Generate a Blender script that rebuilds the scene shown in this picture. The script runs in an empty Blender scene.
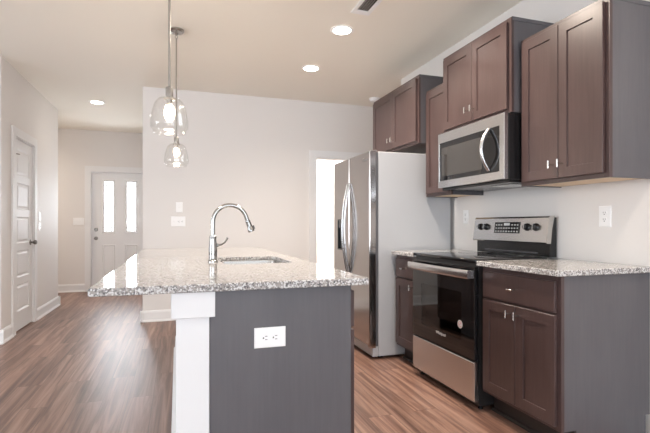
import bpy, bmesh, math, random
from mathutils import Vector, Matrix

random.seed(7)
R = math.radians
sc = bpy.context.scene
col = sc.collection

# ------------------------------------------------------------------ camera
cam_d = bpy.data.cameras.new('camera')
cam = bpy.data.objects.new('camera', cam_d)
col.objects.link(cam)
cam.location = (0, 0, 1.133)
cam.rotation_euler = (R(90), 0, -0.3158)
cam_d.sensor_width = 36
cam_d.lens = 451.6 / 650 * 36
cam_d.shift_y = (224.75 - 216.5) / 650
cam_d.clip_start = 0.02
sc.camera = cam

# ------------------------------------------------------------------ world, large lights, exposure
W = bpy.data.worlds.new('sky')
sc.world = W
W.use_nodes = True
wn = W.node_tree
bg = wn.nodes['Background']
bg.inputs['Color'].default_value = (0.93, 0.96, 1.0, 1)
bg.inputs['Strength'].default_value = 5.0

def area(name, loc, rot, sx, sy, power, color):
    d = bpy.data.lights.new(name, 'AREA')
    d.shape = 'RECTANGLE'
    d.size = sx
    d.size_y = sy
    d.energy = power
    d.color = color
    o = bpy.data.objects.new(name, d)
    o.location = loc
    o.rotation_euler = rot
    col.objects.link(o)
    return o

COOL = (0.58, 0.785, 1.0)
WARM = (1.0, 0.87, 0.74)
# daylight entering through the big windows of the living room behind the camera
area('window_daylight', (-2.2, -3.95, 1.45), (R(120), 0, 0), 2.6, 1.9, 41, COOL)
area('window_daylight', (1.0, -3.95, 1.45), (R(120), 0, 0), 2.2, 1.9, 37, COOL)
area('window_daylight', (-5.0, 1.2, 1.45), (R(122), 0, R(-90)), 2.6, 1.9, 75, (0.74, 0.87, 1.0))
# the bright side room behind the doorway
area('side_room_light', (2.4, 7.4, 2.68), (0, 0, 0), 1.6, 1.6, 120, (1, 0.98, 0.95))
# fill lamps added near the ceiling, without fixtures, to brighten kitchen and foyer
for lx, ly, le in ((1.30, 2.5, 28), (1.65, 0.85, 11), (-2.7, 7.75, 16)):
    o = area('added_fill_light', (lx, ly, 2.73), (0, 0, 0), 0.15, 0.15, le, WARM)
    o.data.spread = R(150)
# daylight through the two lites of the front door
area('front_door_daylight', (-0.95, 8.75, 1.46), (R(-90), 0, 0), 0.62, 0.9, 88, (0.88, 0.94, 1.0))

sc.view_settings.view_transform = 'Standard'
sc.view_settings.look = 'None'
sc.view_settings.gamma = 1.0
sc.view_settings.use_curve_mapping = False
sc.view_settings.exposure = 0.12
sc.cycles.max_bounces = 10
sc.cycles.diffuse_bounces = 8
sc.cycles.transparent_max_bounces = 16
sc.cycles.caustics_refractive = False
sc.cycles.sample_clamp_indirect = 6

# ------------------------------------------------------------------ materials
def mat(name, color=(0.8, 0.8, 0.8), rough=0.5, metal=0.0, spec=0.5, coat=0.0):
    m = bpy.data.materials.new(name)
    m.use_nodes = True
    b = m.node_tree.nodes['Principled BSDF']
    b.inputs['Base Color'].default_value = (*color, 1)
    b.inputs['Roughness'].default_value = rough
    b.inputs['Metallic'].default_value = metal
    b.inputs['Specular IOR Level'].default_value = spec
    b.inputs['Coat Weight'].default_value = coat
    return m

def N(m, kind, **kw):
    n = m.node_tree.nodes.new(kind)
    for k, v in kw.items():
        if k in n.inputs.keys():
            n.inputs[k].default_value = v
        else:
            setattr(n, k, v)
    return n

def L(m, a, b):
    m.node_tree.links.new(a, b)

def bsdf(m):
    return m.node_tree.nodes['Principled BSDF']

def coords(m, scale=(1, 1, 1)):
    tc = N(m, 'ShaderNodeTexCoord')
    mp = N(m, 'ShaderNodeMapping')
    mp.inputs['Scale'].default_value = scale
    L(m, tc.outputs['Object'], mp.inputs['Vector'])
    return mp.outputs['Vector']

def ramp(m, fac, stops):
    r = N(m, 'ShaderNodeValToRGB')
    e = r.color_ramp.elements
    e[0].position, e[0].color = stops[0][0], (*stops[0][1], 1)
    e[1].position, e[1].color = stops[-1][0], (*stops[-1][1], 1)
    for p, c in stops[1:-1]:
        x = e.new(p)
        x.color = (*c, 1)
    L(m, fac, r.inputs['Fac'])
    return r.outputs['Color']

def add_bump(m, height, strength=0.1, dist=0.002):
    bp = N(m, 'ShaderNodeBump')
    bp.inputs['Strength'].default_value = strength
    bp.inputs['Distance'].default_value = dist
    L(m, height, bp.inputs['Height'])
    L(m, bp.outputs['Normal'], bsdf(m).inputs['Normal'])

def paint(name, color, rough=0.6, tex=90, strength=0.06):
    m = mat(name, color, rough, spec=0.35)
    v = coords(m)
    n = N(m, 'ShaderNodeTexNoise', Scale=tex, Detail=3.0)
    L(m, v, n.inputs['Vector'])
    add_bump(m, n.outputs['Fac'], strength, 0.001)
    return m

def wood_finish(name, c0, c1, rough):
    m = mat(name, c0, rough, spec=0.5)
    v = coords(m, (28, 28, 1.6))
    n = N(m, 'ShaderNodeTexNoise', Scale=2.4, Detail=6.0, Roughness=0.65)
    L(m, v, n.inputs['Vector'])
    v2 = coords(m, (3.5, 3.5, 1.6))
    n2 = N(m, 'ShaderNodeTexNoise', Scale=2.0, Detail=3.0)
    L(m, v2, n2.inputs['Vector'])
    mx = N(m, 'ShaderNodeMath', operation='ADD')
    L(m, n.outputs['Fac'], mx.inputs[0])
    L(m, n2.outputs['Fac'], mx.inputs[1])
    hf = N(m, 'ShaderNodeMath', operation='MULTIPLY')
    hf.inputs[1].default_value = 0.5
    L(m, mx.outputs[0], hf.inputs[0])
    c = ramp(m, hf.outputs[0], [(0.36, c0), (0.64, c1)])
    L(m, c, bsdf(m).inputs['Base Color'])
    add_bump(m, n.outputs['Fac'], 0.05, 0.001)
    return m

def steel(name, color=(0.62, 0.61, 0.60), rough=0.25, horiz=True):
    m = mat(name, color, rough, 1.0)
    v = coords(m, (900, 5, 900) if horiz else (900, 900, 5))
    n = N(m, 'ShaderNodeTexNoise', Scale=1.0, Detail=2.0)
    L(m, v, n.inputs['Vector'])
    add_bump(m, n.outputs['Fac'], 0.03, 0.0005)
    return m

def granite(name):
    m = mat(name, (0.6, 0.55, 0.5), 0.08, spec=0.45)
    v = coords(m)
    big = N(m, 'ShaderNodeTexNoise', Scale=22.0, Detail=4.0, Roughness=0.6)
    L(m, v, big.inputs['Vector'])
    base = ramp(m, big.outputs['Fac'], [(0.34, (0.30, 0.275, 0.255)), (0.5, (0.385, 0.36, 0.34)), (0.66, (0.47, 0.45, 0.435))])
    vo = N(m, 'ShaderNodeTexVoronoi', Scale=190.0)
    L(m, v, vo.inputs['Vector'])
    cells = N(m, 'ShaderNodeSeparateColor')
    L(m, vo.outputs['Color'], cells.inputs['Color'])
    def mask(sock, lo, hi):
        return ramp(m, sock, [(lo, (0, 0, 0)), (hi, (1, 1, 1))])
    def mixc(fac, a, b):
        x = N(m, 'ShaderNodeMix', data_type='RGBA')
        L(m, fac, x.inputs['Factor'])
        if isinstance(a, tuple): x.inputs['A'].default_value = (*a, 1)
        else: L(m, a, x.inputs['A'])
        x.inputs[7].default_value = (*b, 1)
        return x.outputs[2]
    def mixs(fac, a, b):
        x = N(m, 'ShaderNodeMix', data_type='RGBA')
        L(m, fac, x.inputs[0])
        L(m, a, x.inputs[6])
        x.inputs[7].default_value = (*b, 1)
        return x.outputs[2]
    c = mixs(mask(cells.outputs['Red'], 0.55, 0.58), base, (0.66, 0.655, 0.65))
    c = mixs(mask(cells.outputs['Green'], 0.75, 0.78), c, (0.22, 0.21, 0.21))
    vo2 = N(m, 'ShaderNodeTexVoronoi', Scale=190.0)
    L(m, v, vo2.inputs['Vector'])
    c2 = N(m, 'ShaderNodeSeparateColor')
    L(m, vo2.outputs['Color'], c2.inputs['Color'])
    c = mixs(mask(c2.outputs['Blue'], 0.90, 0.92), c, (0.13, 0.125, 0.13))
    L(m, c, bsdf(m).inputs['Base Color'])
    return m

def laminate(name):
    m = mat(name, (0.3, 0.2, 0.15), 0.40, spec=0.8)
    tc = N(m, 'ShaderNodeTexCoord')
    sep = N(m, 'ShaderNodeSeparateXYZ')
    L(m, tc.outputs['Object'], sep.inputs['Vector'])
    cmb = N(m, 'ShaderNodeCombineXYZ')
    L(m, sep.outputs['Y'], cmb.inputs['X'])
    L(m, sep.outputs['X'], cmb.inputs['Y'])
    br = N(m, 'ShaderNodeTexBrick', offset=0.37, offset_frequency=2)
    br.inputs['Color1'].default_value = (0, 0, 0, 1)
    br.inputs['Color2'].default_value = (1, 1, 1, 1)
    br.inputs['Mortar'].default_value = (0.5, 0.5, 0.5, 1)
    br.inputs['Scale'].default_value = 1.0
    br.inputs['Mortar Size'].default_value = 0.0016
    br.inputs['Brick Width'].default_value = 1.22
    br.inputs['Row Height'].default_value = 0.152
    L(m, cmb.outputs[0], br.inputs['Vector'])
    # wood grain, offset per plank
    off = N(m, 'ShaderNodeVectorMath', operation='MULTIPLY')
    off.inputs[1].default_value = (7.3, 3.1, 5.7)
    L(m, br.outputs['Color'], off.inputs[0])
    ad = N(m, 'ShaderNodeVectorMath', operation='ADD')
    L(m, cmb.outputs[0], ad.inputs[0])
    L(m, off.outputs[0], ad.inputs[1])
    mp = N(m, 'ShaderNodeMapping')
    mp.inputs['Scale'].default_value = (0.55, 13, 1)
    L(m, ad.outputs[0], mp.inputs['Vector'])
    g = N(m, 'ShaderNodeTexNoise', Scale=1.6, Detail=7.0, Roughness=0.62, Distortion=0.9)
    L(m, mp.outputs[0], g.inputs['Vector'])
    c = ramp(m, g.outputs['Fac'], FLOOR_STOPS)
    tone = ramp(m, br.outputs['Color'], [(0.0, (0.80, 0.79, 0.78)), (1.0, (1.12, 1.12, 1.12))])
    mul = N(m, 'ShaderNodeMix', data_type='RGBA', blend_type='MULTIPLY')
    mul.inputs[0].default_value = 1.0
    L(m, c, mul.inputs[6])
    L(m, tone, mul.inputs[7])
    dk = N(m, 'ShaderNodeMix', data_type='RGBA')
    L(m, br.outputs['Fac'], dk.inputs[0])
    L(m, mul.outputs[2], dk.inputs[6])
    dk.inputs[7].default_value = (0.10, 0.06, 0.045, 1)
    L(m, dk.outputs[2], bsdf(m).inputs['Base Color'])
    add_bump(m, g.outputs['Fac'], 0.06, 0.001)
    return m

FLOOR_STOPS = [(0.32, (0.095, 0.045, 0.033)), (0.46, (0.185, 0.098, 0.071)), (0.57, (0.285, 0.165, 0.122)), (0.72, (0.40, 0.255, 0.195))]

def thin_glass(name, tint=(1, 1, 1), ior=1.45, rough=0.0, edge=0.7):
    m = bpy.data.materials.new(name)
    m.use_nodes = True
    nt = m.node_tree
    nt.nodes.clear()
    out = nt.nodes.new('ShaderNodeOutputMaterial')
    t = nt.nodes.new('ShaderNodeBsdfTransparent')
    t.inputs['Color'].default_value = (*tint, 1)
    g = nt.nodes.new('ShaderNodeBsdfGlossy')
    g.inputs['Roughness'].default_value = rough
    lw = nt.nodes.new('ShaderNodeLayerWeight')
    lw.inputs['Blend'].default_value = 0.5
    pw = nt.nodes.new('ShaderNodeMath')
    pw.operation = 'POWER'
    pw.inputs[1].default_value = 3.5
    nt.links.new(lw.outputs['Facing'], pw.inputs[0])
    f = nt.nodes.new('ShaderNodeMath')
    f.operation = 'MULTIPLY_ADD'
    f.inputs[1].default_value = edge
    f.inputs[2].default_value = ((ior - 1) / (ior + 1)) ** 2
    nt.links.new(pw.outputs[0], f.inputs[0])
    mx = nt.nodes.new('ShaderNodeMixShader')
    nt.links.new(f.outputs[0], mx.inputs[0])
    nt.links.new(t.outputs[0], mx.inputs[1])
    nt.links.new(g.outputs[0], mx.inputs[2])
    nt.links.new(mx.outputs[0], out.inputs['Surface'])
    return m

def emit(name, color, strength):
    m = bpy.data.materials.new(name)
    m.use_nodes = True
    nt = m.node_tree
    nt.nodes.clear()
    out = nt.nodes.new('ShaderNodeOutputMaterial')
    e = nt.nodes.new('ShaderNodeEmission')
    e.inputs['Color'].default_value = (*color, 1)
    e.inputs['Strength'].default_value = strength
    nt.links.new(e.outputs[0], out.inputs['Surface'])
    return m

M = {
    'wall': paint('wall_paint', (0.75, 0.725, 0.705)),
    'white_wall': paint('side_room_paint', (0.85, 0.85, 0.84)),
    'ceiling': paint('ceiling_paint', (0.90, 0.865, 0.785), 0.75),
    'trim': mat('white_trim_paint', (0.79, 0.79, 0.795), 0.5, spec=0.3),
    'floor': laminate('wood_laminate'),
    'cab': wood_finish('espresso_wood', (0.060, 0.036, 0.034), (0.080, 0.050, 0.047), 0.33),
    'cab_side_cool_lit': wood_finish('espresso_wood_cool_lit', (0.097, 0.092, 0.100), (0.114, 0.108, 0.116), 0.42),  # same cabinet finish, cool window light mixed into the side colour
    'tan': wood_finish('natural_maple', (0.66, 0.49, 0.32), (0.76, 0.60, 0.42), 0.5),
    'toe': mat('dark_toe_kick', (0.03, 0.022, 0.02), 0.5),
    'granite': granite('speckled_granite'),
    'steel': steel('brushed_stainless', (0.60, 0.60, 0.605), 0.26),
    'door_steel': steel('refrigerator_door_steel', (0.42, 0.39, 0.375), 0.16, False),
    'sink_steel': steel('sink_stainless', (0.46, 0.45, 0.44), 0.25),
    'chrome': mat('polished_chrome', (0.55, 0.55, 0.55), 0.10, 1.0),
    'faucet': mat('brushed_faucet_metal', (0.36, 0.355, 0.345), 0.16, 1.0),
    'rod_nickel': mat('pendant_nickel', (0.40, 0.385, 0.365), 0.25, 1.0),
    'nickel': mat('satin_nickel', (0.60, 0.58, 0.55), 0.26, 1.0),
    'bronze': mat('aged_nickel', (0.25, 0.235, 0.22), 0.3, 1.0),
    'grey_side': mat('grey_appliance_paint', (0.44, 0.45, 0.47), 0.42),
    'grey_dark': mat('dark_grey_plastic', (0.10, 0.10, 0.11), 0.4),
    'black': mat('black_enamel', (0.012, 0.012, 0.013), 0.22),
    'black_glass': mat('black_glass', (0.008, 0.008, 0.009), 0.04, spec=0.6),
    'mw_glass': mat('microwave_glass', (0.045, 0.042, 0.04), 0.05, spec=0.9),
    'oven_glass': thin_glass('tinted_oven_glass', (0.30, 0.28, 0.28), 1.55, 0.01),
    'oven_in': mat('oven_enamel', (0.02, 0.018, 0.018), 0.35),
    'glass': thin_glass('clear_glass', (0.97, 0.97, 0.97)),
    'shade': thin_glass('clear_shade_glass', (0.99, 0.99, 0.985), 1.5, edge=0.4),
    'plastic': mat('white_plastic', (0.88, 0.88, 0.88), 0.35),
    'slot': mat('dark_slot', (0.05, 0.05, 0.05), 0.6),
    'bulb': emit('glowing_bulb', (1.0, 0.82, 0.60), 24),
    'bulb_glass': thin_glass('clear_bulb_glass', (1.0, 0.97, 0.93), 1.3),
    'diffuser': emit('lit_diffuser', (1.0, 0.92, 0.82), 30),
    'print': mat('grey_print', (0.62, 0.62, 0.62), 0.5),
    'red_print': mat('rose_print', (0.55, 0.24, 0.24), 0.5),
    'vent_dark': mat('duct_interior', (0.05, 0.038, 0.03), 0.8),
}

# ------------------------------------------------------------------ mesh helpers
ORIG = {}

class MB:
    def __init__(s):
        s.bm = bmesh.new()

    def box(s, x0, x1, y0, y1, z0, z1, bev=0.0, seg=2):
        t = bmesh.new()
        bmesh.ops.create_cube(t, size=1)
        for v in t.verts:
            v.co = Vector(((x0 + x1) / 2 + v.co.x * (x1 - x0), (y0 + y1) / 2 + v.co.y * (y1 - y0), (z0 + z1) / 2 + v.co.z * (z1 - z0)))
        if bev > 0:
            bev = min(bev, 0.45 * min(abs(x1 - x0), abs(y1 - y0), abs(z1 - z0)))
            bmesh.ops.bevel(t, geom=list(t.edges), offset=bev, segments=seg, affect='EDGES', profile=0.5)
        s.merge(t)
        return s

    def merge(s, t):
        me = bpy.data.meshes.new('tmp')
        t.to_mesh(me)
        t.free()
        s.bm.from_mesh(me)
        bpy.data.meshes.remove(me)

    def face(s, pts):
        s.bm.faces.new([s.bm.verts.new(p) for p in pts])

    def rings(s, rings, close=True, cap0=True, cap1=True):
        vs = [[s.bm.verts.new(p) for p in r] for r in rings]
        n = len(vs[0])
        for a, b in zip(vs, vs[1:]):
            for i in range(n if close else n - 1):
                j = (i + 1) % n
                s.bm.faces.new((a[i], a[j], b[j], b[i]))
        if cap0: s.bm.faces.new(vs[0][::-1])
        if cap1: s.bm.faces.new(vs[-1])
        return s

    def tube(s, pts, r, n=14, cap=True, flat=None):
        pts = [Vector(p) for p in pts]
        rr = r if isinstance(r, (list, tuple)) else [r] * len(pts)
        t0 = (pts[1] - pts[0]).normalized()
        up = Vector((0, 0, 1)) if abs(t0.z) < 0.9 else Vector((0, 1, 0))
        u = t0.cross(up).normalized()
        rings = []
        for i, p in enumerate(pts):
            a = pts[max(i - 1, 0)]
            b = pts[min(i + 1, len(pts) - 1)]
            t = (b - a).normalized()
            u = (u - t * u.dot(t)).normalized()
            w = t.cross(u)
            fu, fw = (1, 1) if flat is None else flat
            rings.append([p + rr[i] * (fu * math.cos(2 * math.pi * k / n) * u + fw * math.sin(2 * math.pi * k / n) * w) for k in range(n)])
        s.rings(rings, True, cap, cap)
        return s

    def lathe(s, prof, c=(0, 0, 0), axis='Z', n=28, cap0=True, cap1=True):
        rings = []
        for r, h in prof:
            ring = []
            for k in range(n):
                a = 2 * math.pi * k / n
                x, y = r * math.cos(a), r * math.sin(a)
                p = {'Z': (x, y, h), 'X': (h, x, y), 'Y': (x, h, y)}[axis]
                ring.append((c[0] + p[0], c[1] + p[1], c[2] + p[2]))
            rings.append(ring)
        s.rings(rings, True, cap0, cap1)
        return s

    def prism(s, poly, a, b, m):
        """poly: 2-D points; m(u, v, w) -> xyz; extruded w from a to b"""
        s.rings([[m(u, v, a) for u, v in poly], [m(u, v, b) for u, v in poly]])
        return s

    def grid_slab(s, m, us, vs, panels, t, prof, holes=(), edge=0.0015):
        """a slab with stepped panels; m(u, v, w): w = outward"""
        for i in range(len(us) - 1):
            for j in range(len(vs) - 1):
                u0, u1, v0, v1 = us[i], us[i + 1], vs[j], vs[j + 1]
                # trim the outer border by the eased edge
                U0 = u0 + (edge if i == 0 else 0); U1 = u1 - (edge if i == len(us) - 2 else 0)
                V0 = v0 + (edge if j == 0 else 0); V1 = v1 - (edge if j == len(vs) - 2 else 0)
                q = lambda d, w: [m(U0 + d, V0 + d, w), m(U1 - d, V0 + d, w), m(U1 - d, V1 - d, w), m(U0 + d, V1 - d, w)]
                if (i, j) in holes:
                    s.rings([q(0, 0)] + [q(d, w) for d, w in prof] + [q(prof[-1][0], -t - prof[-1][1])] + [q(0, -t)], True, False, False)
                elif (i, j) in panels:
                    s.rings([q(0, 0)] + [q(d, w) for d, w in prof], True, False, True)
                    s.face(q(0, -t))
                else:
                    s.face(q(0, 0))
                    s.face(q(0, -t))
        a, b, c, d = us[0], us[-1], vs[0], vs[-1]
        e = edge
        lp = lambda k, w: [m(a + k, c + k, w), m(b - k, c + k, w), m(b - k, d - k, w), m(a + k, d - k, w)]
        s.rings([lp(e, 0), lp(0, -e), lp(0, -t + e), lp(e, -t)], True, False, False)
        return s

    def build(s, name, material, parent=None, origin=None, smooth=35):
        bm = s.bm
        bmesh.ops.remove_doubles(bm, verts=bm.verts, dist=1e-6)
        bmesh.ops.recalc_face_normals(bm, faces=bm.faces)
        if parent is not None:
            o0 = ORIG[parent.as_pointer()]
        elif origin is not None:
            o0 = Vector(origin)
        else:
            xs = [v.co for v in bm.verts]
            o0 = Vector(((min(v.x for v in xs) + max(v.x for v in xs)) / 2, (min(v.y for v in xs) + max(v.y for v in xs)) / 2, min(v.z for v in xs)))
        for v in bm.verts:
            v.co -= o0
        me = bpy.data.meshes.new(name)
        bm.to_mesh(me)
        bm.free()
        if smooth:
            me.polygons.foreach_set('use_smooth', [True] * len(me.polygons))
            me.set_sharp_from_angle(angle=R(smooth))
        me.materials.append(material)
        o = bpy.data.objects.new(name, me)
        col.objects.link(o)
        if parent is not None:
            o.parent = parent
        else:
            o.location = o0
        ORIG[o.as_pointer()] = o0.copy()
        KEEP.append(o)
        return o

KEEP = []

def thing(name, loc, label, cat, group=None):
    o = bpy.data.objects.new(name, None)
    o.empty_display_size = 0.1
    o.location = loc
    col.objects.link(o)
    ORIG[o.as_pointer()] = Vector(loc)
    KEEP.append(o)
    return tag(o, label, cat, group)

def tag(o, label, cat, group=None):
    o['label'] = label
    o['category'] = cat
    if group: o['group'] = group
    return o

def struct(o, label=None):
    o['kind'] = 'structure'
    if label: o['label'] = label
    return o

def dup(root, loc, label, group=None):
    r = root.copy()
    col.objects.link(r)
    r.location = loc
    r['label'] = label
    if group: r['group'] = group
    for ch in list(root.children):
        c = ch.copy()
        col.objects.link(c)
        c.parent = r
        for g in list(ch.children):
            d = g.copy()
            col.objects.link(d)
            d.parent = c
    return r

def text_mesh(body, size, place, name, material, parent, extrude=0.0005):
    """place(u, v, w) -> xyz, text centred on u = 0, v = 0"""
    cu = bpy.data.curves.new('lettering', 'FONT')
    cu.body = body
    cu.size = size
    cu.align_x = 'CENTER'
    cu.align_y = 'CENTER'
    cu.extrude = extrude
    t = bpy.data.objects.new('lettering', cu)
    col.objects.link(t)
    dg = bpy.context.evaluated_depsgraph_get()
    me = bpy.data.meshes.new_from_object(t.evaluated_get(dg))
    bpy.data.objects.remove(t)
    bm = bmesh.new()
    bm.from_mesh(me)
    for v in bm.verts:
        v.co = Vector(place(v.co.x, v.co.y, v.co.z))
    b = MB()
    b.bm.free()
    b.bm = bm
    return b.build(name, material, parent, smooth=0)

# map for fronts that face -X (into the aisle from the right-hand run): u runs towards the camera (-Y)
def face_x(xf, y_far, z0):
    return lambda u, v, w: (xf - w, y_far - u, z0 + v)
# fronts that face +X
def face_px(xf, y_near, z0):
    return lambda u, v, w: (xf + w, y_near + u, z0 + v)
# fronts that face -Y (towards the camera)
def face_y(x0, yf, z0):
    return lambda u, v, w: (x0 + u, yf - w, z0 + v)

# ------------------------------------------------------------------ room dimensions
H = 2.743
XW = 2.357          # right wall
YB = 5.6565         # back wall of the kitchen
XL = -1.596         # left wall of the entry
YH = 8.55           # entry wall
XS = -0.385         # end of the back wall / entry's right wall
YL = 5.035          # front edge of the left wall
YE = 7.2            # end of the left wall
YR = 4.50           # the right wall stops just past the refrigerator
XA = 4.2
YBACK = -4.2
XLIV = -5.2
T = 0.115

def wall_box(name, *a):
    return struct(MB().box(*a).build(name, M['wall'], smooth=0))

fl = struct(MB().box(XLIV - 0.2, XA + 0.3, YBACK - 0.2, YH + T, -0.08, 0).build('floor', M['floor'], origin=(0, 0, 0), smooth=0), 'brown wood plank floor')
struct(MB().box(XLIV - 0.2, XA + 0.3, YBACK - 0.2, YH + T, H, H + 0.1).build('ceiling', M['ceiling'], origin=(0, 0, H), smooth=0), 'pale flat ceiling')
wall_box('wall_right', XW, XW + T, YBACK, YR, 0, H)
wall_box('wall_alcove', XW + T, XA, YR - T, YR, 0, H)
wall_box('wall_far_right', XA, XA + T, YR - T, YH, 0, H)
# back wall with the doorway to the side room
DX0, DX1, DZ = 1.72, 2.53, 2.015
mb = MB().box(XS, DX0, YB, YB + T, 0, H).box(DX1, XA, YB, YB + T, 0, H).box(DX0, DX1, YB, YB + T, DZ, H)
struct(mb.build('wall_back', M['wall'], smooth=0))
wall_box('wall_hall_right', XS, XS + T, YB + T, YH, 0, H)
# side room (bright, seen only through the doorway)
struct(MB().box(XS + T, XA, YH - 0.1, YH, 0, H).build('wall_side_room', M['white_wall'], smooth=0))
struct(MB().box(0.9, 0.9 + T, YB + T, YH - 0.1, 0, H).build('wall_side_room_left', M['white_wall'], smooth=0))
# entry wall with the front door opening
FX0, FX1, FZ = -1.405, -0.475, 2.045
mb = MB().box(-4.0, FX0, YH, YH + T, 0, H).box(FX1, XS + T, YH, YH + T, 0, H).box(FX0, FX1, YH, YH + T, FZ, H)
struct(mb.build('wall_entry', M['wall'], smooth=0))
# left wall with the closet door opening
LY0, LY1, LZ = 5.405, 6.06, 2.05
mb = MB().box(XL - T, XL, YL, LY0, 0, H).box(XL - T, XL, LY1, YE, 0, H).box(XL - T, XL, LY0, LY1, LZ, H)
struct(mb.build('wall_left', M['wall'], smooth=0))
wall_box('wall_left_return', -4.0, XL - T, YE - T, YE, 0, H)
wall_box('wall_hall_left', -4.1, -4.0, YE - T, YH + T, 0, H)
wall_box('wall_living', XLIV, XL - T, YL, YL + T, 0, H)
wall_box('wall_closet', XL - T - 0.75, XL - T - 0.65, YL + T, YE - T, 0, H)

def wall_with_windows(name, axis, pos, a0, a1, wins):
    """openings with simple frames: wins = [(start, end)], sill 0.5, head 2.4"""
    mb = MB()
    b = (lambda p0, p1, z0, z1: mb.box(p0, p1, pos - T, pos, z0, z1)) if axis == 'Y' else (lambda p0, p1, z0, z1: mb.box(pos - T, pos, p0, p1, z0, z1))
    cur = a0
    for s0, s1 in wins:
        b(cur, s0, 0, H)
        b(s0, s1, 0, 0.5)
        b(s0, s1, 2.4, H)
        cur = s1
    b(cur, a1, 0, H)
    return struct(mb.build(name, M['wall'], smooth=0))

wall_with_windows('wall_rear', 'Y', YBACK + T, XLIV, XW + T, [(-3.5, -0.9), (-0.1, 2.1)])
wall_with_windows('wall_living_left', 'X', XLIV, YBACK, YL + T, [(-0.1, 2.5)])

def baseboard(name, pts_fn, a, b):
    """profile extruded; pts_fn(d, z, t) -> xyz with d = distance from the wall"""
    prof = [(0, 0), (0.026, 0), (0.026, 0.010), (0.020, 0.020), (0.014, 0.024), (0.014, 0.105), (0.010, 0.118), (0.006, 0.128), (0, 0.132)]
    mb = MB()
    mb.rings([[pts_fn(d, z, t) for d, z in prof] for t in (a, b)])
    return struct(mb.build(name, M['trim'], smooth=0))

CW = 0.088
baseboard('baseboard_left', lambda d, z, t: (XL + d, t, z), YL, LY0 - CW)
baseboard('baseboard_left', lambda d, z, t: (XL + d, t, z), LY1 + CW, YE + 0.02)
baseboard('baseboard_left_end', lambda d, z, t: (t, YE + d, z), -4.0, XL + 0.026)
baseboard('baseboard_living', lambda d, z, t: (t, YL - d, z), XLIV, XL + 0.026)
baseboard('baseboard_entry', lambda d, z, t: (t, YH - d, z), -4.0, FX0 - CW)
baseboard('baseboard_back', lambda d, z, t: (t, YB - d, z), XS - 0.026, DX0 - CW)
baseboard('baseboard_hall_right', lambda d, z, t: (XS - d, t, z), YB - 0.026, YH)
baseboard('baseboard_right', lambda d, z, t: (XW - d, t, z), YBACK, 1.70)
baseboard('baseboard_side_room', lambda d, z, t: (t, YH - 0.1 - d, z), 1.02, XA)

# ------------------------------------------------------------------ door casings
def casing(name, m, w, h, cw=CW):
    """m(u, v, w): u along the wall, 0..w the opening"""
    mb = MB()
    for poly in ([(-cw, 0), (0, 0), (0, h), (-cw, h + cw)], [(w, 0), (w + cw, 0), (w + cw, h + cw), (w, h)], [(-cw, h + cw), (0, h), (w, h), (w + cw, h + cw)]):
        mb.prism(poly, 0, 0.018, m)
    # jamb lining
    j = 0.012
    for poly in ([(0, 0), (j, 0), (j, h - j), (0, h)], [(w - j, 0), (w, 0), (w, h), (w - j, h - j)], [(0, h), (j, h - j), (w - j, h - j), (w, h)]):
        mb.prism(poly, -T, 0.004, m)
    return struct(mb.build(name, M['trim'], smooth=0))

casing('trim_1', face_y(DX0, YB, 0), DX1 - DX0, DZ)
casing('trim_2', face_y(FX0, YH, 0), FX1 - FX0, FZ)
casing('trim_3', lambda u, v, w: (XL + w, LY0 + u, v), LY1 - LY0, LZ)

# ------------------------------------------------------------------ closet door in the left wall
mdoor = lambda u, v, w: (XL - 0.010 + w, LY0 + 0.014 + u, 0.012 + v)
dw, dh = LY1 - LY0 - 0.028, LZ - 0.026
ph = 0.285
vs = [0, 0.20]
for k in range(5):
    vs.append(vs[-1] + ph)
    if k < 4: vs.append(vs[-1] + 0.076)
vs.append(dh)
d1 = MB().grid_slab(mdoor, [0, 0.11, dw - 0.11, dw], vs, {(1, 1 + 2 * k) for k in range(5)}, 0.035,
                    [(0.012, -0.011), (0.024, -0.011), (0.040, -0.003)]).build('door_1', M['trim'], smooth=0)
struct(d1, 'white five-panel closet door in the left wall')
def round_knob(mb, m, u, v, r=0.027):
    """knob along w: rosette, neck, ball"""
    prof = [(0.031, 0.0), (0.031, 0.005), (0.012, 0.009), (0.010, 0.028), (0.020, 0.034), (r, 0.046), (r * 0.96, 0.058), (0.016, 0.066)]
    rings = []
    for rr, w in prof:
        rings.append([m(u + rr * math.cos(2 * math.pi * k / 20), v + rr * math.sin(2 * math.pi * k / 20), w) for k in range(20)])
    mb.rings(rings)
    return mb
round_knob(MB(), mdoor, dw - 0.065, 0.92).build('knob', M['bronze'], d1)
for hz in (0.29, 1.07, 1.80):
    mb = MB().tube([mdoor(-0.004, hz - 0.045, 0.006), mdoor(-0.004, hz + 0.045, 0.006)], 0.0065, 10)
    h = mb.build('hinge', M['bronze'], d1)
mb = MB().tube([mdoor(-0.004, 1.855, 0.008), mdoor(0.02, 1.855, 0.035), mdoor(0.05, 1.855, 0.04)], 0.006, 10)
mb.build('door_stop', M['bronze'], d1)

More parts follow.
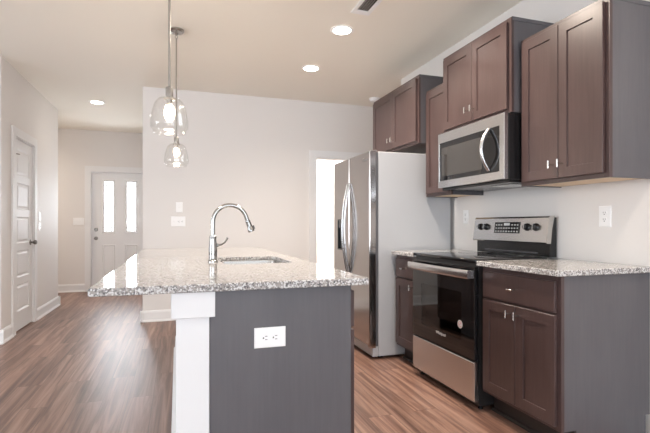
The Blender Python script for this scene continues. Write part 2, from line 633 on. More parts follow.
# ------------------------------------------------------------------ front door with two glass lites
mf = lambda u, v, w: (FX0 + 0.014 + u, YH + 0.035 - w, 0.015 + v)
fw, fh = FX1 - FX0 - 0.028, FZ - 0.03
us = [0, 0.155, 0.375, 0.515, 0.735, fw]
vs = [0, 0.22, 0.78, 0.965, 1.905, fh]
d2 = MB().grid_slab(mf, us, vs, {(1, 1), (3, 1)}, 0.044, [(0.010, 0.006), (0.022, 0.006), (0.030, -0.006), (0.044, -0.002)],
                    holes={(1, 3), (3, 3)}).build('door_2', M['trim'], smooth=0)
struct(d2, 'white front door with two tall glass lites')
for i in (1, 3):
    u0, u1 = us[i] + 0.04, us[i + 1] - 0.04
    v0, v1 = vs[3] + 0.04, vs[4] - 0.04
    MB().prism([(u0, v0), (u1, v0), (u1, v1), (u0, v1)], -0.024, -0.020, mf).build('pane', M['glass'], d2, smooth=0)
    mb = MB()
    for uu in (u0 + 0.028, u1 - 0.028):
        mb.prism([(uu - 0.009, v0), (uu + 0.009, v0), (uu + 0.009, v1), (uu - 0.009, v1)], -0.019, -0.014, mf)
    for vv in (v0 + 0.07, v1 - 0.07):
        mb.prism([(u0, vv - 0.009), (u1, vv - 0.009), (u1, vv + 0.009), (u0, vv + 0.009)], -0.019, -0.0142, mf)
    mb.build('muntin', M['print'], d2, smooth=0)
round_knob(MB(), mf, 0.065, 0.885).build('knob', M['bronze'], d2)
mb = MB()
mb.rings([[mf(0.065 + r * math.cos(2 * math.pi * k / 20), 1.035 + r * math.sin(2 * math.pi * k / 20), w) for k in range(20)] for r, w in ((0.031, 0), (0.031, 0.008), (0.026, 0.014))])
mb.prism([(0.060, 1.020), (0.070, 1.020), (0.070, 1.050), (0.060, 1.050)], 0.012, 0.03, mf)
mb.build('deadbolt', M['bronze'], d2)

# ------------------------------------------------------------------ cabinets
def pull(parent, m, u, v, vertical=True):
    """small T-shaped bar pull on a short post; w = outward"""
    mb = MB()
    a, b = ((0, -0.022), (0, 0.022)) if vertical else ((-0.022, 0), (0.022, 0))
    mb.tube([m(u, v, 0), m(u, v, 0.036)], 0.0050, 10)
    mb.tube([m(u + a[0], v + a[1], 0.038), m(u + b[0], v + b[1], 0.038)], 0.0055, 12)
    return mb.build('handle', M['nickel'], parent)

def shaker(name, parent, m, w, h, s=0.057):
    return MB().grid_slab(m, [0, s, w - s, w], [0, s, h - s, h], {(1, 1)}, 0.019, [(0.0012, -0.007), (0.0025, -0.0075)], edge=0.002).build(name, M['cab'], parent, smooth=0)

def slab_front(name, parent, m, w, h):
    return MB().grid_slab(m, [0, w], [0, h], set(), 0.019, [], edge=0.003).build(name, M['cab'], parent, smooth=0)

def frame_x(mb, xf, y0, y1, z0, z1, s=0.038, t=0.019, extra=()):
    mb.box(xf, xf + t, y0, y0 + s, z0, z1, 0.001, 1).box(xf, xf + t, y1 - s, y1, z0, z1, 0.001, 1)
    mb.box(xf, xf + t, y0 + s, y1 - s, z1 - s, z1, 0.001, 1).box(xf, xf + t, y0 + s, y1 - s, z0, z0 + s, 0.001, 1)
    for z in extra:
        mb.box(xf, xf + t, y0 + s, y1 - s, z - s / 2, z + s / 2, 0.001, 1)
    return mb

def upper_cabinet(label, xf, y0, y1, z0, z1, ndoors, tan=True, top_trim=True):
    t = thing('upper_cabinet', (XW, (y0 + y1) / 2, z0), label, 'cabinet')
    g = 0.0015
    y0 += g; y1 -= g
    xb = XW - 0.002
    xc = xf + 0.019
    mb = MB().box(xc, xb, y0 + 0.002, y0 + 0.016, z0, z1).box(xc, xb, y1 - 0.016, y1 - 0.002, z0, z1).box(xc, xb, y0 + 0.016, y1 - 0.016, z1 - 0.016, z1)
    mb.box(xb - 0.006, xb, y0 + 0.016, y1 - 0.016, z0 + 0.02, z1 - 0.016)
    mb.build('body', M['cab_side_cool_lit'], t, smooth=0)
    frame_x(MB(), xf, y0, y1, z0, z1).build('face_frame', M['cab'], t, smooth=0)
    mb = MB().box(xc, xb - 0.006, y0 + 0.016, y1 - 0.016, z0 + 0.006, z0 + 0.020)
    p = mb.build('bottom_panel', M['tan'] if tan else M['cab'], t, smooth=0)
    if tan: p['label'] = 'natural light wood underside'
    if top_trim:
        MB().box(xf + 0.006, xb, y0 - 0.0008, y1 + 0.0008, z1 - 0.022, z1 + 0.004, 0.002, 1).build('top_trim', M['cab_side_cool_lit'], t, smooth=0)
        MB().box(xb - 0.02, xb, y0 - 0.0008, y0 + 0.004, z0, z1 - 0.023).build('scribe_trim', M['cab_side_cool_lit'], t, smooth=0)
    ov = 0.024
    ya, yb, za, zb = y0 + ov, y1 - ov, z0 + ov, z1 - ov - 0.004
    if ndoors == 2:
        w = (yb - ya) / 2 - 0.002
        m = face_x(xf - 0.0195, yb, za)
        d = shaker('door', t, m, w, zb - za)
        pull(d, m, w - 0.03, 0.078)
        m = face_x(xf - 0.0195, ya + w, za)
        d = shaker('door', t, m, w, zb - za)
        pull(d, m, 0.03, 0.078)
    else:
        m = face_x(xf - 0.0195, yb, za)
        d = shaker('door', t, m, yb - ya, zb - za)
        pull(d, m, yb - ya - 0.03, 0.078)
    return t

XU = XW - 0.305
upper_cabinet('tall dark upper cabinet with two doors, above the counter nearest the camera', XU, 1.70, 2.314, 1.372, 2.286, 2)
upper_cabinet('dark two-door upper cabinet mounted directly above the microwave', 1.98, 2.314, 3.076, 1.838, 2.432, 2, False)
upper_cabinet('narrow dark upper cabinet with one door, half hidden behind the microwave', XU, 3.076, 3.4515, 1.372, 2.286, 1)
upper_cabinet('dark two-door upper cabinet hanging over the refrigerator', 1.98, 3.4515, 4.40, 1.838, 2.43, 2, False)

XF = 1.765  # base cabinets' face frame
def base_cabinet(label, y0, y1, ndoors, end_near=False):
    t = thing('base_cabinet', (XW, (y0 + y1) / 2, 0), label, 'cabinet')
    xb = XW - 0.002
    xc = XF + 0.019
    zt = 0.884
    toe = 0.124
    g = 0.001
    y0 += g; y1 -= g
    mb = MB()
    for a, b in ((y0 + 0.001, y0 + 0.017), (y1 - 0.017, y1 - 0.001)):
        mb.prism([(xc, toe), (xc + 0.075, toe), (xc + 0.075, 0.0), (xb - 0.03, 0.0), (xb - 0.03, 0.14), (xb, 0.14), (xb, zt), (xc, zt)], a, b, lambda u, v, w: (u, w, v))
    mb.box(xc, xb - 0.03, y0 + 0.017, y1 - 0.017, toe, toe + 0.016)
    mb.box(xb - 0.008, xb, y0 + 0.017, y1 - 0.017, 0.14, zt)
    mb.build('body', M['cab_side_cool_lit'], t, smooth=0)
    frame_x(MB(), XF, y0, y1, toe, zt, extra=(0.692,)).build('face_frame', M['cab'], t, smooth=0)
    MB().box(xc + 0.06, xc + 0.0745, y0 + 0.001, y1 - 0.001, 0.0, toe).build('toe_kick', M['toe'], t, smooth=0)
    prof = [(0, 0), (-0.018, 0), (-0.017, 0.008), (-0.011, 0.015), (0, 0.018)]
    MB().prism(prof, y0, y1, lambda u, v, w: (xc + 0.06 + u, w, v)).build('shoe_molding', M['toe'], t, smooth=0)
    ov = 0.022
    ya, yb = y0 + ov, y1 - ov
    m = face_x(XF - 0.0195, yb, 0.703)
    d = slab_front('drawer', t, m, yb - ya, 0.152)
    pull(d, m, (yb - ya) / 2, 0.076, False)
    zb, zh = 0.148, 0.541
    if ndoors == 2:
        w = (yb - ya) / 2 - 0.0015
        m = face_x(XF - 0.0195, yb, zb)
        d = shaker('door', t, m, w, zh); pull(d, m, w - 0.03, 0.495)
        m = face_x(XF - 0.0195, ya + w, zb)
        d = shaker('door', t, m, w, zh); pull(d, m, 0.03, 0.495)
    else:
        m = face_x(XF - 0.0195, yb, zb)
        d = shaker('door', t, m, yb - ya, zh); pull(d, m, yb - ya - 0.03, 0.495)
    return t

base_cabinet('dark base cabinet with a drawer over two doors, right of the range', 1.72, 2.312, 2)
base_cabinet('narrow dark base cabinet between the refrigerator and the range', 3.078, 3.4515, 1)

def slab(mb, x0, x1, y0, y1, z0, z1, hole=None, r=0.0):
    """countertop slab with eased edges, optional rounded hole"""
    def rect(d, z):
        return [(x0 + d, y0 + d, z), (x1 - d, y0 + d, z), (x1 - d, y1 - d, z), (x0 + d, y1 - d, z)]
    if hole is None:
        mb.rings([rect(0.003, z0), rect(0, z0 + 0.003), rect(0, z1 - 0.003), rect(0.003, z1)])
        return mb
    hx0, hx1, hy0, hy1 = hole
    mb.rings([rect(0.003, z0), rect(0, z0 + 0.003), rect(0, z1 - 0.003), rect(0.003, z1)], True, False, False)
    def hl(z, o=0.0):
        pts = []
        for cx, cy, a0 in ((hx1 + o - r, hy0 - o + r, -90), (hx1 + o - r, hy1 + o - r, 0), (hx0 - o + r, hy1 + o - r, 90), (hx0 - o + r, hy0 - o + r, 180)):
            for k in range(7):
                a = R(a0 + 90 * k / 6)
                pts.append((cx + r * math.cos(a), cy + r * math.sin(a), z))
        return pts
    zs = z1 - 0.020
    mb.rings([hl(z0, 0.025), hl(zs, 0.025), hl(zs), hl(z1)], True, False, False)
    for z, o in ((z0, 0.025), (z1, 0.0)):
        t = bmesh.new()
        for lp in (rect(0.003, z), hl(z, o)):
            v = [t.verts.new(p) for p in lp]
            for i in range(len(v)):
                t.edges.new((v[i], v[(i + 1) % len(v)]))
        bmesh.ops.triangle_fill(t, use_beauty=True, use_dissolve=False, edges=t.edges[:])
        mb.merge(t)
    return mb

XC = 1.72
tag(slab(MB(), XC, XW - 0.001, 1.70, 2.3125, 0.8845, 0.9145).build('countertop', M['granite'], smooth=0),
    'speckled granite countertop on the base cabinet right of the range', 'countertop')
tag(slab(MB(), XC, XW - 0.001, 3.0775, 3.4515, 0.8845, 0.9145).build('countertop', M['granite'], smooth=0),
    'small granite countertop piece between range and refrigerator', 'countertop')

# ------------------------------------------------------------------ island
IY0, IY1 = 1.72, 4.38
IX0, IX1 = -0.292, 0.752
HOLE = (0.245, 0.640, 2.535, 3.08)
tag(slab(MB(), IX0, IX1, IY0, IY1, 0.8845, 0.9145, HOLE, 0.05).build('island_countertop', M['granite'], smooth=0),
    'large speckled granite island countertop with the sink cut into it', 'countertop')

t = thing('island_cabinet', (0.4, 3.0, 0), 'long dark island cabinet under the big granite top, outlet on its end panel', 'cabinet')
xi0, xi1, yi0, yi1 = 0.117, 0.693, IY0 + 0.032, IY1 - 0.04
MB().box(xi0, 0.686, yi0, yi0 + 0.018, 0.0, 0.884, 0.001, 1).build('end_panel', M['cab_side_cool_lit'], t, smooth=0)
mb = MB().box(xi0 + 0.002, xi0 + 0.018, yi0 + 0.018, yi1 - 0.018, 0, 0.884).box(xi0, 0.674, yi1 - 0.018, yi1, 0, 0.884)
mb.box(xi0 + 0.018, 0.674, yi0 + 0.018, yi1 - 0.018, 0.114, 0.13)
mb.build('body', M['cab_side_cool_lit'], t, smooth=0)
MB().box(0.59, 0.604, yi0 + 0.018, yi1 - 0.018, 0, 0.114).build('toe_kick', M['toe'], t, smooth=0)
ys = [yi0 + 0.018, 2.36, 3.25, yi1]
mb = MB()
for a, b in zip(ys, ys[1:]):
    s = 0.038
    mb.box(0.675, 0.6935, a, a + s, 0.114, 0.884).box(0.675, 0.6935, b - s, b, 0.114, 0.884)
    for z0, z1 in ((0.114, 0.152), (0.673, 0.711), (0.846, 0.884)):
        mb.box(0.675, 0.6935, a + s, b - s, z0, z1)
mb.build('face_frame', M['cab'], t, smooth=0)
for k, (a, b) in enumerate(zip(ys, ys[1:])):
    a2, b2 = a + 0.012, b - 0.022
    w = b2 - a2
    m = face_px(0.7135, a2, 0.703)
    d = slab_front('drawer', t, m, w, 0.152)
    if k != 1: pull(d, m, w / 2, 0.076, False)
    for q in (0, 1):
        m = face_px(0.7135, a2 + q * (w / 2 + 0.001), 0.138)
        d = shaker('door', t, m, w / 2 - 0.001, 0.551)
        pull(d, m, (w / 2 - 0.03) if q == 0 else 0.03, 0.495)

t = thing('support_column', (0.055, 3.0, 0), 'white painted knee wall and post carrying the overhanging end of the island top', 'column')
MB().box(-0.005, 0.1145, yi0, yi1, 0, 0.884, 0.002, 1).build('post', M['trim'], t, smooth=0)
MB().box(-0.0225, 0.1345, yi0 - 0.017, yi0 - 0.0005, 0.788, 0.8835, 0.0015, 1).box(-0.0225, -0.0055, yi0 - 0.0005, yi1, 0.788, 0.8835, 0.0015, 1).build('collar', M['trim'], t, smooth=0)
MB().prism([(0, 0), (0.026, 0), (0.026, 0.012), (0.014, 0.024), (0.014, 0.112), (0.006, 0.128), (0, 0.132)], yi0 + 0.001, yi1, lambda u, v, w: (-0.0055 - u, w, v)).build('baseboard', M['trim'], t, smooth=0)

# sink
t = thing('sink', (0.44, 2.81, 0.70), 'stainless steel undermount sink set into the island top', 'sink')
hx0, hx1, hy0, hy1 = HOLE
def rr(x0, x1, y0, y1, r, z, n=6):
    pts = []
    for cx, cy, a0 in ((x1 - r, y0 + r, -90), (x1 - r, y1 - r, 0), (x0 + r, y1 - r, 90), (x0 + r, y0 + r, 180)):
        for k in range(n + 1):
            a = R(a0 + 90 * k / n)
            pts.append((cx + r * math.cos(a), cy + r * math.sin(a), z))
    return pts
e = 0.004
mb = MB().rings([rr(hx0 - 0.02, hx1 + 0.02, hy0 - 0.02, hy1 + 0.02, 0.06, 0.893), rr(hx0 + e, hx1 - e, hy0 + e, hy1 - e, 0.05, 0.893),
                 rr(hx0 + e + 0.003, hx1 - e - 0.003, hy0 + e + 0.003, hy1 - e - 0.003, 0.05, 0.884), rr(hx0 + 0.012, hx1 - 0.012, hy0 + 0.012, hy1 - 0.012, 0.05, 0.74),
                 rr(hx0 + 0.03, hx1 - 0.03, hy0 + 0.03, hy1 - 0.03, 0.05, 0.712), rr(hx0 + 0.15, hx1 - 0.15, hy0 + 0.2, hy1 - 0.2, 0.03, 0.705)], True, False, True)
bowl = mb.build('bowl', M['sink_steel'], t)
sm = bowl.modifiers.new('thickness', 'SOLIDIFY'); sm.thickness = 0.0012; sm.offset = -1
MB().lathe([(0.042, 0), (0.042, 0.004), (0.034, 0.003), (0.030, 0.001)], (0.4425, 2.81, 0.7055)).build('drain', M['chrome'], t)

# faucet
fx, fy, fz = 0.199, 2.735, 0.9147
t = thing('faucet', (fx, fy, fz), 'tall gooseneck chrome faucet with pull-down head beside the sink', 'faucet')
prof = [(0.030, 0), (0.030, 0.006), (0.026, 0.010), (0.0235, 0.016), (0.0245, 0.045), (0.0255, 0.075), (0.023, 0.100), (0.0195, 0.135), (0.0205, 0.142), (0.0205, 0.150), (0.0165, 0.154)]
MB().lathe(prof, (fx, fy, fz)).build('body', M['faucet'], t)
pts = [(fx, fy, fz + 0.148), (fx, fy, fz + 0.19), (fx, fy, fz + 0.225)]
cr = 0.100
cxx, czz = fx + cr, fz + 0.235
for k in range(0, 17):
    a = R(180 - k * 10.3)
    pts.append((cxx + cr * math.cos(a), fy, czz + cr * math.sin(a)))
last = Vector(pts[-1]); dirv = (Vector(pts[-1]) - Vector(pts[-2])).normalized()
pts.append(tuple(last + dirv * 0.02))
MB().tube(pts, 0.0125, 18).build('spout', M['faucet'], t)
p0 = Vector(pts[-1])
mb = MB().tube([p0 - dirv * 0.002, p0 + dirv * 0.006, p0 + dirv * 0.010, p0 + dirv * 0.045, p0 + dirv * 0.052, p0 + dirv * 0.066, p0 + dirv * 0.070], [0.0135, 0.0155, 0.0150, 0.0165, 0.0195, 0.0205, 0.0165], 20)
sh = mb.build('spray_head', M['faucet'], t)
q = p0 + dirv * 0.05 + Vector((0.021, 0, 0.006))
MB().tube([q - dirv * 0.014, q + dirv * 0.008], 0.005, 10).build('spray_button', M['grey_dark'], sh)
hz = fz + 0.098
mb = MB().tube([(fx + 0.012, fy, hz), (fx + 0.032, fy, hz)], [0.012, 0.010], 14)
hp = [(fx + 0.030, fy, hz), (fx + 0.050, fy - 0.002, hz + 0.004), (fx + 0.066, fy - 0.004, hz + 0.014), (fx + 0.078, fy - 0.006, hz + 0.030), (fx + 0.084, fy - 0.008, hz + 0.044)]
mb.tube(hp, [0.0065, 0.0055, 0.005, 0.0055, 0.0065], 10)
mb.build('lever', M['faucet'], t)

# ------------------------------------------------------------------ range
t = thing('range', (2.03, 2.695, 0), 'freestanding stainless and black electric range between the base cabinets', 'range')
ry0, ry1 = 2.3155, 3.0735
rb = XW - 0.012
xo = 1.742          # oven front plane of the body
mb = MB()
mb.box(xo, rb, ry0, ry0 + 0.012, 0.03, 0.898).box(xo, rb, ry1 - 0.012, ry1, 0.03, 0.898)
mb.box(rb - 0.012, rb, ry0 + 0.012, ry1 - 0.012, 0.03, 0.898)
mb.box(xo, rb - 0.012, ry0 + 0.012, ry1 - 0.012, 0.03, 0.05)
mb.box(xo, rb - 0.012, ry0 + 0.012, ry1 - 0.012, 0.30, 0.335)
mb.box(xo, rb - 0.012, ry0 + 0.012, ry1 - 0.012, 0.80, 0.898)
mb.box(xo, rb - 0.012, ry0 + 0.012, ry0 + 0.08, 0.335, 0.80).box(xo, rb - 0.012, ry1 - 0.08, ry1 - 0.012, 0.335, 0.80)
mb.build('body', M['oven_in'], t, smooth=0)
for fx_ in (xo + 0.02, rb - 0.06):
    for fy_ in (ry0 + 0.02, ry1 - 0.05):
        MB().lathe([(0.015, 0), (0.015, 0.006), (0.009, 0.008), (0.009, 0.0302)], (fx_ + 0.015, fy_ + 0.015, 0), n=16).build('foot', M['black'], t)
for zr in (0.47, 0.545):
    mb = MB()
    for yy in [ry0 + 0.085 + k * 0.0375 for k in range(16)]:
        mb.tube([(xo + 0.03, yy, zr), (rb - 0.05, yy, zr)], 0.0022, 6)
    for xx in (xo + 0.03, 2.0, rb - 0.05):
        mb.tube([(xx, ry0 + 0.078, zr), (xx, ry1 - 0.078, zr)], 0.003, 6)
    mb.build('oven_rack', M['chrome'], t)
# cooktop
ct = MB().box(1.712, 2.262, ry0, ry1, 0.899, 0.922, 0.005, 3).build('cooktop', M['black_glass'], t)
for (bx, by, br) in ((1.86, 2.50, 0.105), (1.86, 2.90, 0.085), (2.12, 2.50, 0.085), (2.12, 2.90, 0.105)):
    MB().lathe([(br, 0), (br - 0.002, 0.0003), (br - 0.004, 0)], (bx, by, 0.9222), n=40, cap0=False, cap1=False).build('burner_ring', M['grey_dark'], ct)
# oven door: black glass front with a window, steel top strip with handle
od_h = 0.875 - 0.305
md = face_x(1.708, ry1 - 0.004, 0.305)
w = ry1 - ry0 - 0.008
od = MB().grid_slab(md, [0, 0.13, w - 0.13, w], [0, 0.10, 0.40, od_h], set(), 0.032, [(0.002, -0.006)], holes={(1, 1)}, edge=0.003).build('oven_door', M['black_glass'], t, smooth=0)
MB().prism([(0.131, 0.101), (w - 0.131, 0.101), (w - 0.131, 0.399), (0.131, 0.399)], -0.006, -0.0015, md).build('window', M['oven_glass'], od, smooth=0)
# curved steel handle bar
hb = []
n = 20
prof = [(-0.007, -0.026), (0.004, -0.026), (0.0085, -0.018), (0.0085, 0.018), (0.004, 0.026), (-0.007, 0.026)]
for k in range(n + 1):
    u = 0.004 + (w - 0.008) * k / n
    bow = 0.038 + 0.012 * (1 - (2 * k / n - 1) ** 2)
    hb.append([md(u, 0.526 + dv, bow + dw_) for dw_, dv in prof])
hn = MB().rings(hb).build('handle', M['steel'], od)
for uu in (0.004, w - 0.032):
    MB().prism([(uu, 0.502), (uu + 0.028, 0.502), (uu + 0.028, 0.55), (uu, 0.55)], 0.0005, 0.036, md).build('handle_mount', M['steel'], od, smooth=0)
# round sticker on the glass
def disc(m, u, v, r, w0, w1, ru=1.0, n=28):
    return [[m(u + ru * r * math.cos(2 * math.pi * k / n), v + r * math.sin(2 * math.pi * k / n), ww) for k in range(n)] for ww in (w0, w1)]
stk = MB().rings(disc(md, 0.607, 0.196, 0.026, 0.0002, 0.0008)).build('sticker', M['print'], od)
stk['label'] = 'round pale sticker on the oven glass'
mb = MB()
for k in range(9):
    rad = 0.017
    mb.tube([md(0.607 + rad * math.cos(k / 9 * 5.4 + 0.4), 0.196 + rad * math.sin(k / 9 * 5.4 + 0.4), 0.0012), md(0.607 + rad * math.cos((k + 1) / 9 * 5.4 + 0.4), 0.196 + rad * math.sin((k + 1) / 9 * 5.4 + 0.4), 0.0012)], 0.0016, 6)
mb.tube([md(0.600, 0.190, 0.0012), md(0.614, 0.204, 0.0012)], 0.002, 6)
mb.build('sticker_print', M['red_print'], stk)
text_mesh('Whirlpool', 0.028, lambda u, v, ww: md(0.385 + u, 0.085 + v, 0.0006 + ww), 'badge', M['print'], od)
# storage drawer
dm = face_x(1.708, ry1 - 0.004, 0.055)
dr = MB().grid_slab(dm, [0, w], [0, 0.240], set(), 0.030, [], edge=0.004).build('drawer', M['steel'], t, smooth=0)
# backguard
bgp = [(2.290, 0.9225), (rb, 0.9225), (rb, 1.180), (2.300, 1.186), (2.284, 1.180), (2.262, 1.016), (2.290, 1.010)]
bgd = MB().prism(bgp, ry0 + 0.010, ry1 - 0.004, lambda u, v, ww: (u, ww, v)).build('backguard', M['black'], t, smooth=0)
cpp = [(2.288, 1.012), (2.258, 1.012), (2.254, 1.018), (2.276, 1.178), (2.284, 1.189), (2.318, 1.191), (2.318, 1.1885), (2.300, 1.1865), (2.284, 1.1806), (2.262, 1.0165)]
cp = MB().prism(cpp, ry0 + 0.006, ry1 - 0.002, lambda u, v, ww: (u, ww, v)).build('control_panel', M['steel'], bgd, smooth=0)
for a_, b_ in ((ry0 + 0.001, ry0 + 0.0058), (ry1 - 0.0018, ry1 + 0.001)):
    MB().prism([(2.290, 1.010), (2.257, 1.010), (2.253, 1.017), (2.275, 1.179), (2.284, 1.1905), (2.325, 1.1915), (2.318, 1.18), (2.30, 1.10)], a_, b_, lambda u, v, ww: (u, ww, v)).build('end_cap', M['nickel'], bgd, smooth=0)
# slanted panel map
sl = Vector((2.276 - 2.254, 0, 1.178 - 1.018)).normalized()
nn = Vector((-sl.z, 0, sl.x))
def mp_(u, v, ww):
    p = Vector((2.254, 0, 1.018)) + sl * v + nn * ww
    return (p.x, ry1 - u, p.z)
disp = MB().prism([(0.245, 0.055), (0.505, 0.055), (0.505, 0.135), (0.245, 0.135)], 0.0003, 0.003, mp_).build('display', M['black_glass'], bgd, smooth=0)
mb = MB()
for r in range(3):
    for c in range(9):
        if 3 <= c <= 5 and r == 2: continue
        u0, v0 = 0.258 + c * 0.0275, 0.063 + r * 0.0235
        mb.prism([(u0, v0), (u0 + 0.013, v0), (u0 + 0.013, v0 + 0.009), (u0, v0 + 0.009)], 0.0032, 0.0036, mp_)
mb.prism([(0.345, 0.110), (0.405, 0.110), (0.405, 0.128), (0.345, 0.128)], 0.0032, 0.0036, mp_)
mb.build('button_print', M['print'], disp, smooth=0)
for u in (0.082, 0.150, 0.576, 0.655):
    rings = []
    for r_, w_ in ((0.026, 0.0003), (0.026, 0.006), (0.021, 0.009), (0.019, 0.026), (0.016, 0.029)):
        rings.append([mp_(u + r_ * math.cos(2 * math.pi * k / 22), 0.100 + r_ * math.sin(2 * math.pi * k / 22), w_) for k in range(22)])
    kb = MB().rings(rings).build('knob', M['black'], bgd)
    MB().prism([(u - 0.003, 0.085), (u + 0.003, 0.085), (u + 0.003, 0.118), (u - 0.003, 0.118)], 0.0285, 0.0335, mp_).build('knob_grip', M['steel'], kb, smooth=0)
ev = MB().prism([(0.10, -0.078), (0.65, -0.078), (0.65, -0.070), (0.10, -0.070)], 0, 0.001, lambda u, v, ww: (2.2895 - ww, ry1 - u, 1.018 + v))
ev.build('vent_slot', M['grey_dark'], bgd, smooth=0)

# ------------------------------------------------------------------ microwave
my0, my1, mz0, mz1 = 2.320, 3.070, 1.405, 1.834
t = thing('microwave', (XW, 2.695, mz0), 'stainless over-the-range microwave with black window under the cabinet', 'microwave')
MB().box(1.962, XW - 0.003, my0, my1, mz0 + 0.012, mz1, 0.003, 1).build('body', M['black'], t, smooth=0)
MB().box(1.966, XW - 0.01, my0 + 0.004, my1 - 0.004, mz0 - 0.006, mz0 + 0.0115, 0.003, 1).build('vent_panel', M['black'], t, smooth=0)
MB().box(2.05, 2.25, my0 + 0.08, my0 + 0.3, mz0 - 0.010, mz0 - 0.0065).build('filter', M['steel'], t, smooth=0)
mm = face_x(1.928, my1, mz0 + 0.012)
w, h = my1 - my0, mz1 - mz0 - 0.012
fr = MB().grid_slab(mm, [0, 0.022, w - 0.043, w], [0, 0.052, h - 0.075, h], set(), 0.033, [(0.001, -0.003)], holes={(1, 1)}, edge=0.004).build('front_frame', M['steel'], t, smooth=0)
gl = MB().prism([(0.0235, 0.0535), (w - 0.0445, 0.0535), (w - 0.0445, h - 0.0765), (0.0235, h - 0.0765)], -0.012, -0.002, mm).build('window', M['black_glass'], fr, smooth=0)
MB().prism([(0.055, 0.085), (w - 0.215, 0.085), (w - 0.215, h - 0.115), (0.055, h - 0.115)], -0.0018, -0.0012, mm).build('window_screen', M['mw_glass'], gl, smooth=0)
pts = []
for k in range(17):
    v = 0.070 + (h - 0.150) * k / 16
    s_ = 1 - (k / 8 - 1) ** 2
    pts.append(mm(w - 0.140, v, 0.004 + 0.058 * s_))
MB().tube(pts, 0.0125, 14, flat=(1, 1)).build('handle', M['steel'], fr)

# ------------------------------------------------------------------ refrigerator
ry0, ry1 = 3.472, 4.375
t = thing('refrigerator', (2.0, (ry0 + ry1) / 2, 0), 'tall stainless side-by-side refrigerator with grey sides and curved handles', 'refrigerator')
MB().box(1.612, 2.315, ry0 + 0.006, ry1 - 0.006, 0.022, 1.752, 0.006, 2).build('body', M['grey_side'], t, smooth=0)
MB().box(1.560, 1.611, ry0 + 0.012, ry1 - 0.012, 0.020, 0.105, 0.004, 1).build('kick_grille', M['grey_side'], t, smooth=0)
for xx in (1.63, 2.25):
    for yy in (ry0 + 0.05, ry1 - 0.09):
        MB().box(xx, xx + 0.04, yy, yy + 0.04, 0, 0.022).build('foot', M['black'], t, smooth=0)
MB().box(1.590, 1.6115, ry0 + 0.012, ry1 - 0.012, 0.11, 1.745).build('door_gasket', M['grey_dark'], t, smooth=0)
ysplit = 3.945
for k, (a, b) in enumerate(((ry0, ysplit - 0.003), (ysplit + 0.003, ry1))):
    mfr = face_x(1.526, b, 0.112)
    w, h = b - a, 1.752 - 0.112
    if k == 1:
        us, vs = [0, 0.115, 0.300, w], [0, 0.775, 1.075, h]
        d = MB().grid_slab(mfr, us, vs, {(1, 1)}, 0.063, [(0.004, -0.004), (0.008, -0.02)], edge=0.006).build('door', M['door_steel'], t, smooth=0)
        pn = MB().prism([(0.127, 0.99), (0.288, 0.99), (0.288, 1.063), (0.127, 1.063)], -0.0195, -0.004, mfr).build('dispenser_panel', M['black_glass'], d, smooth=0)
        mb = MB()
        for a0, a1, b0, b1 in ((0.1155, 0.1265, 0.7755, 1.0745), (0.2885, 0.2995, 0.7755, 1.0745), (0.1265, 0.2885, 0.7755, 0.7865), (0.1265, 0.2885, 1.0635, 1.0745)):
            mb.prism([(a0, b0), (a1, b0), (a1, b1), (a0, b1)], -0.0198, 0.0015, mfr)
        mb.build('dispenser_bezel', M['black'], d, smooth=0)
        MB().prism([(0.127, 0.787), (0.288, 0.787), (0.288, 0.988), (0.127, 0.988)], -0.0197, -0.018, mfr).build('dispenser_recess', M['black'], d, smooth=0)
        MB().prism([(0.18, 0.87), (0.235, 0.87), (0.235, 0.95), (0.18, 0.95)], -0.0178, -0.010, mfr).build('dispenser_paddle', M['grey_dark'], d, smooth=0)
    else:
        d = MB().grid_slab(mfr, [0, w], [0, h], set(), 0.063, [], edge=0.006).build('door', M['door_steel'], t, smooth=0)
        text_mesh('Whirlpool', 0.034, lambda u, v, ww: mfr(0.385 + u, 1.575 + v, 0.0006 + ww), 'badge', M['chrome'], d)
    pts = []
    hy = w - 0.022 if k == 1 else 0.022
    for q in range(25):
        v = 0.56 + 0.845 * q / 24
        s_ = 1 - (q / 12 - 1) ** 2
        pts.append(mfr(hy + (-0.004 if k == 1 else 0.004) * s_, v, 0.006 + 0.052 * s_))
    MB().tube(pts, 0.0105, 14).build('handle', M['steel'], d)
for yy in (ry0 + 0.01, ry1 - 0.07):
    MB().box(1.55, 1.60, yy, yy + 0.06, 1.7525, 1.760, 0.003, 1).build('hinge_cover', M['grey_dark'], t, smooth=0)
MB().box(1.535, 1.585, ry0 + 0.003, ry0 + 0.06, 0.098, 0.1115).build('hinge', M['chrome'], t, smooth=0)

